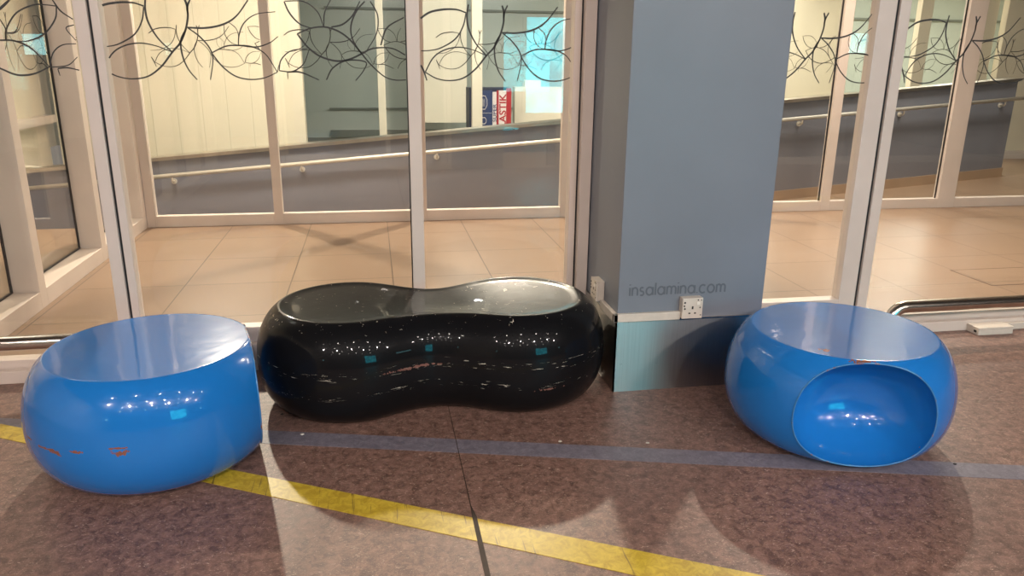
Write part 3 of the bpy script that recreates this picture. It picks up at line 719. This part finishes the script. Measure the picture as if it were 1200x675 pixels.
# outlined octagons on the blue panel
def octo(cx, cz, rx, rz, mat):
    bm = bmesh.new(); o_, i_ = [], []
    for k in range(8):
        a = math.pi/8+k*math.pi/4
        o_.append(bm.verts.new((cx+rx*math.cos(a)-L0.x, 10.5105-L0.y, cz+rz*math.sin(a)))); i_.append(bm.verts.new((cx+(rx-.007)*math.cos(a)-L0.x, 10.5105-L0.y, cz+(rz-.01)*math.sin(a))))
    for k in range(8): bm.faces.new((o_[k], o_[(k+1) % 8], i_[(k+1) % 8], i_[k]))
    me = bpy.data.meshes.new('emblem'); bm.to_mesh(me); bm.free(); link('emblem', me, mat, pb)
octo(1.485, .74, .052, .10, M['white_print']); octo(1.485, .50, .04, .05, M['white_print'])
for bb in ((1.465, 1.469, 10.510, 10.5115, .69, .79), (1.48, 1.484, 10.510, 10.5115, .69, .79), (1.495, 1.499, 10.510, 10.5115, .69, .79), (1.44, 1.60, 10.510, 10.5115, .60, .604)):
    boxes('emblem_line', [bb], M['white_print'], pb, origin=L0)

# ------------------------------------------------------------ ceiling lights, the screen and added cyan panels behind the camera (seen in reflections)
def lampfix(x, y, z, r, label, mat, group):
    o = empty('ceiling_light', (x, y, z)); tag(o, label, 'ceiling light', group)
    bm = bmesh.new(); n = 28
    a = [bm.verts.new((r*math.cos(2*math.pi*k/n), r*math.sin(2*math.pi*k/n), -.004)) for k in range(n)]
    b = [bm.verts.new((r*1.25*math.cos(2*math.pi*k/n), r*1.25*math.sin(2*math.pi*k/n), 0)) for k in range(n)]
    for k in range(n): bm.faces.new((a[k], a[(k+1) % n], b[(k+1) % n], b[k]))
    me = bpy.data.meshes.new('trim_ring'); bm.to_mesh(me); bm.free(); link('trim_ring', me, M['ring'], o)
    q = link('diffuser', disc_mesh('diffuser', r, .003, 24), mat, o); q.location = (0, 0, -.005)
for x, y, p in LOBBY_LAMPS: lampfix(x, y, ZC, .09, 'round recessed ceiling light of the glazed lobby', M['lamp'], 'lobby ceiling lights')
for x, y in ROOM_SPOTS:
    lampfix(x, y, 3.2, .05, 'small round recessed spot in the room ceiling', M['lamp_small'], 'room ceiling spots')
for i in range(6):
    for j in range(4):
        lampfix(-3.0+i*1.35+(j % 2)*.6, -4.6+j*1.4, 3.2, .045, 'small round recessed spot in the room ceiling', M['lamp_small'], 'room ceiling spots')
def screen_mat(name, c1, c2, s):
    m = bpy.data.materials.new(name); m.use_nodes = True; t = m.node_tree; t.nodes.clear()
    o = N(t, 'ShaderNodeOutputMaterial'); e = N(t, 'ShaderNodeEmission')
    v = N(t, 'ShaderNodeTexCoord').outputs['Object']
    t.links.new(mix_by(t, ramp(t, noise(t, v, 2.5, 3), .42, .62), c1, c2), e.inputs[0]); e.inputs[1].default_value = s
    t.links.new(e.outputs[0], o.inputs[0]); return m
M['screen'] = screen_mat('cyan_screen_image', (.01, .45, .60), (.05, .85, 1.0), 9.5)
M['panel_cyan'] = screen_mat('pale_cyan_panel_glow', (.2, .75, .85), (.5, 1, 1), 7)
sc = empty('display_screen', (2.7, -3.06, 0)); tag(sc, 'large bright cyan screen on a stand', 'screen')
boxes('screen_frame', [(1.86, 3.64, -3.12, -3.03, .62, 1.84)], M['gasket'], sc, origin=sc.location)
boxes('screen_face', [(1.9, 3.6, -3.03, -3.024, .66, 1.8)], M['screen'], sc, origin=sc.location)
for sx_ in (2.2, 3.2): boxes('stand', [(sx_, sx_+.1, -3.12, -3.04, 0, .62)], M['gasket'], sc, origin=sc.location)
for x0, x1, z0, z1, lb in ((6.28, 6.62, 1.42, 1.68, 'small pale cyan panel added for its reflection, right end of the room'), (-3.78, -3.56, 1.3, 1.52, 'small pale cyan panel added for its reflection, left end of the room')):  # glowing panels added only for their small reflections in the glass
    s_ = empty('reflection_panel', ((x0+x1)/2, -3.1, 0)); tag(s_, lb, 'screen')
    boxes('screen_frame', [(x0-.02, x1+.02, -3.12, -3.07, z0-.02, z1+.02)], M['gasket'], s_, origin=s_.location)
    boxes('screen_face', [(x0, x1, -3.07, -3.064, z0, z1)], M['panel_cyan'], s_, origin=s_.location)
    boxes('stand', [((x0+x1)/2-.03, (x0+x1)/2+.03, -3.12, -3.08, 0, z0-.02)], M['gasket'], s_, origin=s_.location)

# ------------------------------------------------------------ litter crumbs
for k, (x, y, s, c, lb) in enumerate(((-.36, 2.93, .008, 'dark', 'tiny dark crumb on the floor between the left stool and the bench'), (-.39, 2.80, .006, 'dark', 'tiny dark crumb nearest the left stool'), (-.30, 2.62, .007, 'plastic', 'tiny pale crumb on the purple stripe by the left stool'),
        (.93, 2.36, .006, 'plastic', 'tiny white crumb at the front of the purple stripe below the pillar'), (.62, 2.42, .006, 'plastic', 'tiny white crumb on the floor in front of the bench'), (1.93, 2.05, .006, 'dark', 'tiny dark crumb on the purple stripe right of the right stool'))):
    bm = bmesh.new(); bmesh.ops.create_icosphere(bm, subdivisions=2, radius=s)
    for v in bm.verts: v.co = Vector((v.co.x*(1+.3*random.random()), v.co.y*(.7+.3*random.random()), v.co.z*.4*(.8+.4*random.random())))
    me = bpy.data.meshes.new('crumb'); bm.to_mesh(me); bm.free()
    tag(link('crumb', me, M[c], None, True, (x, y, s*.4)), lb, 'litter')
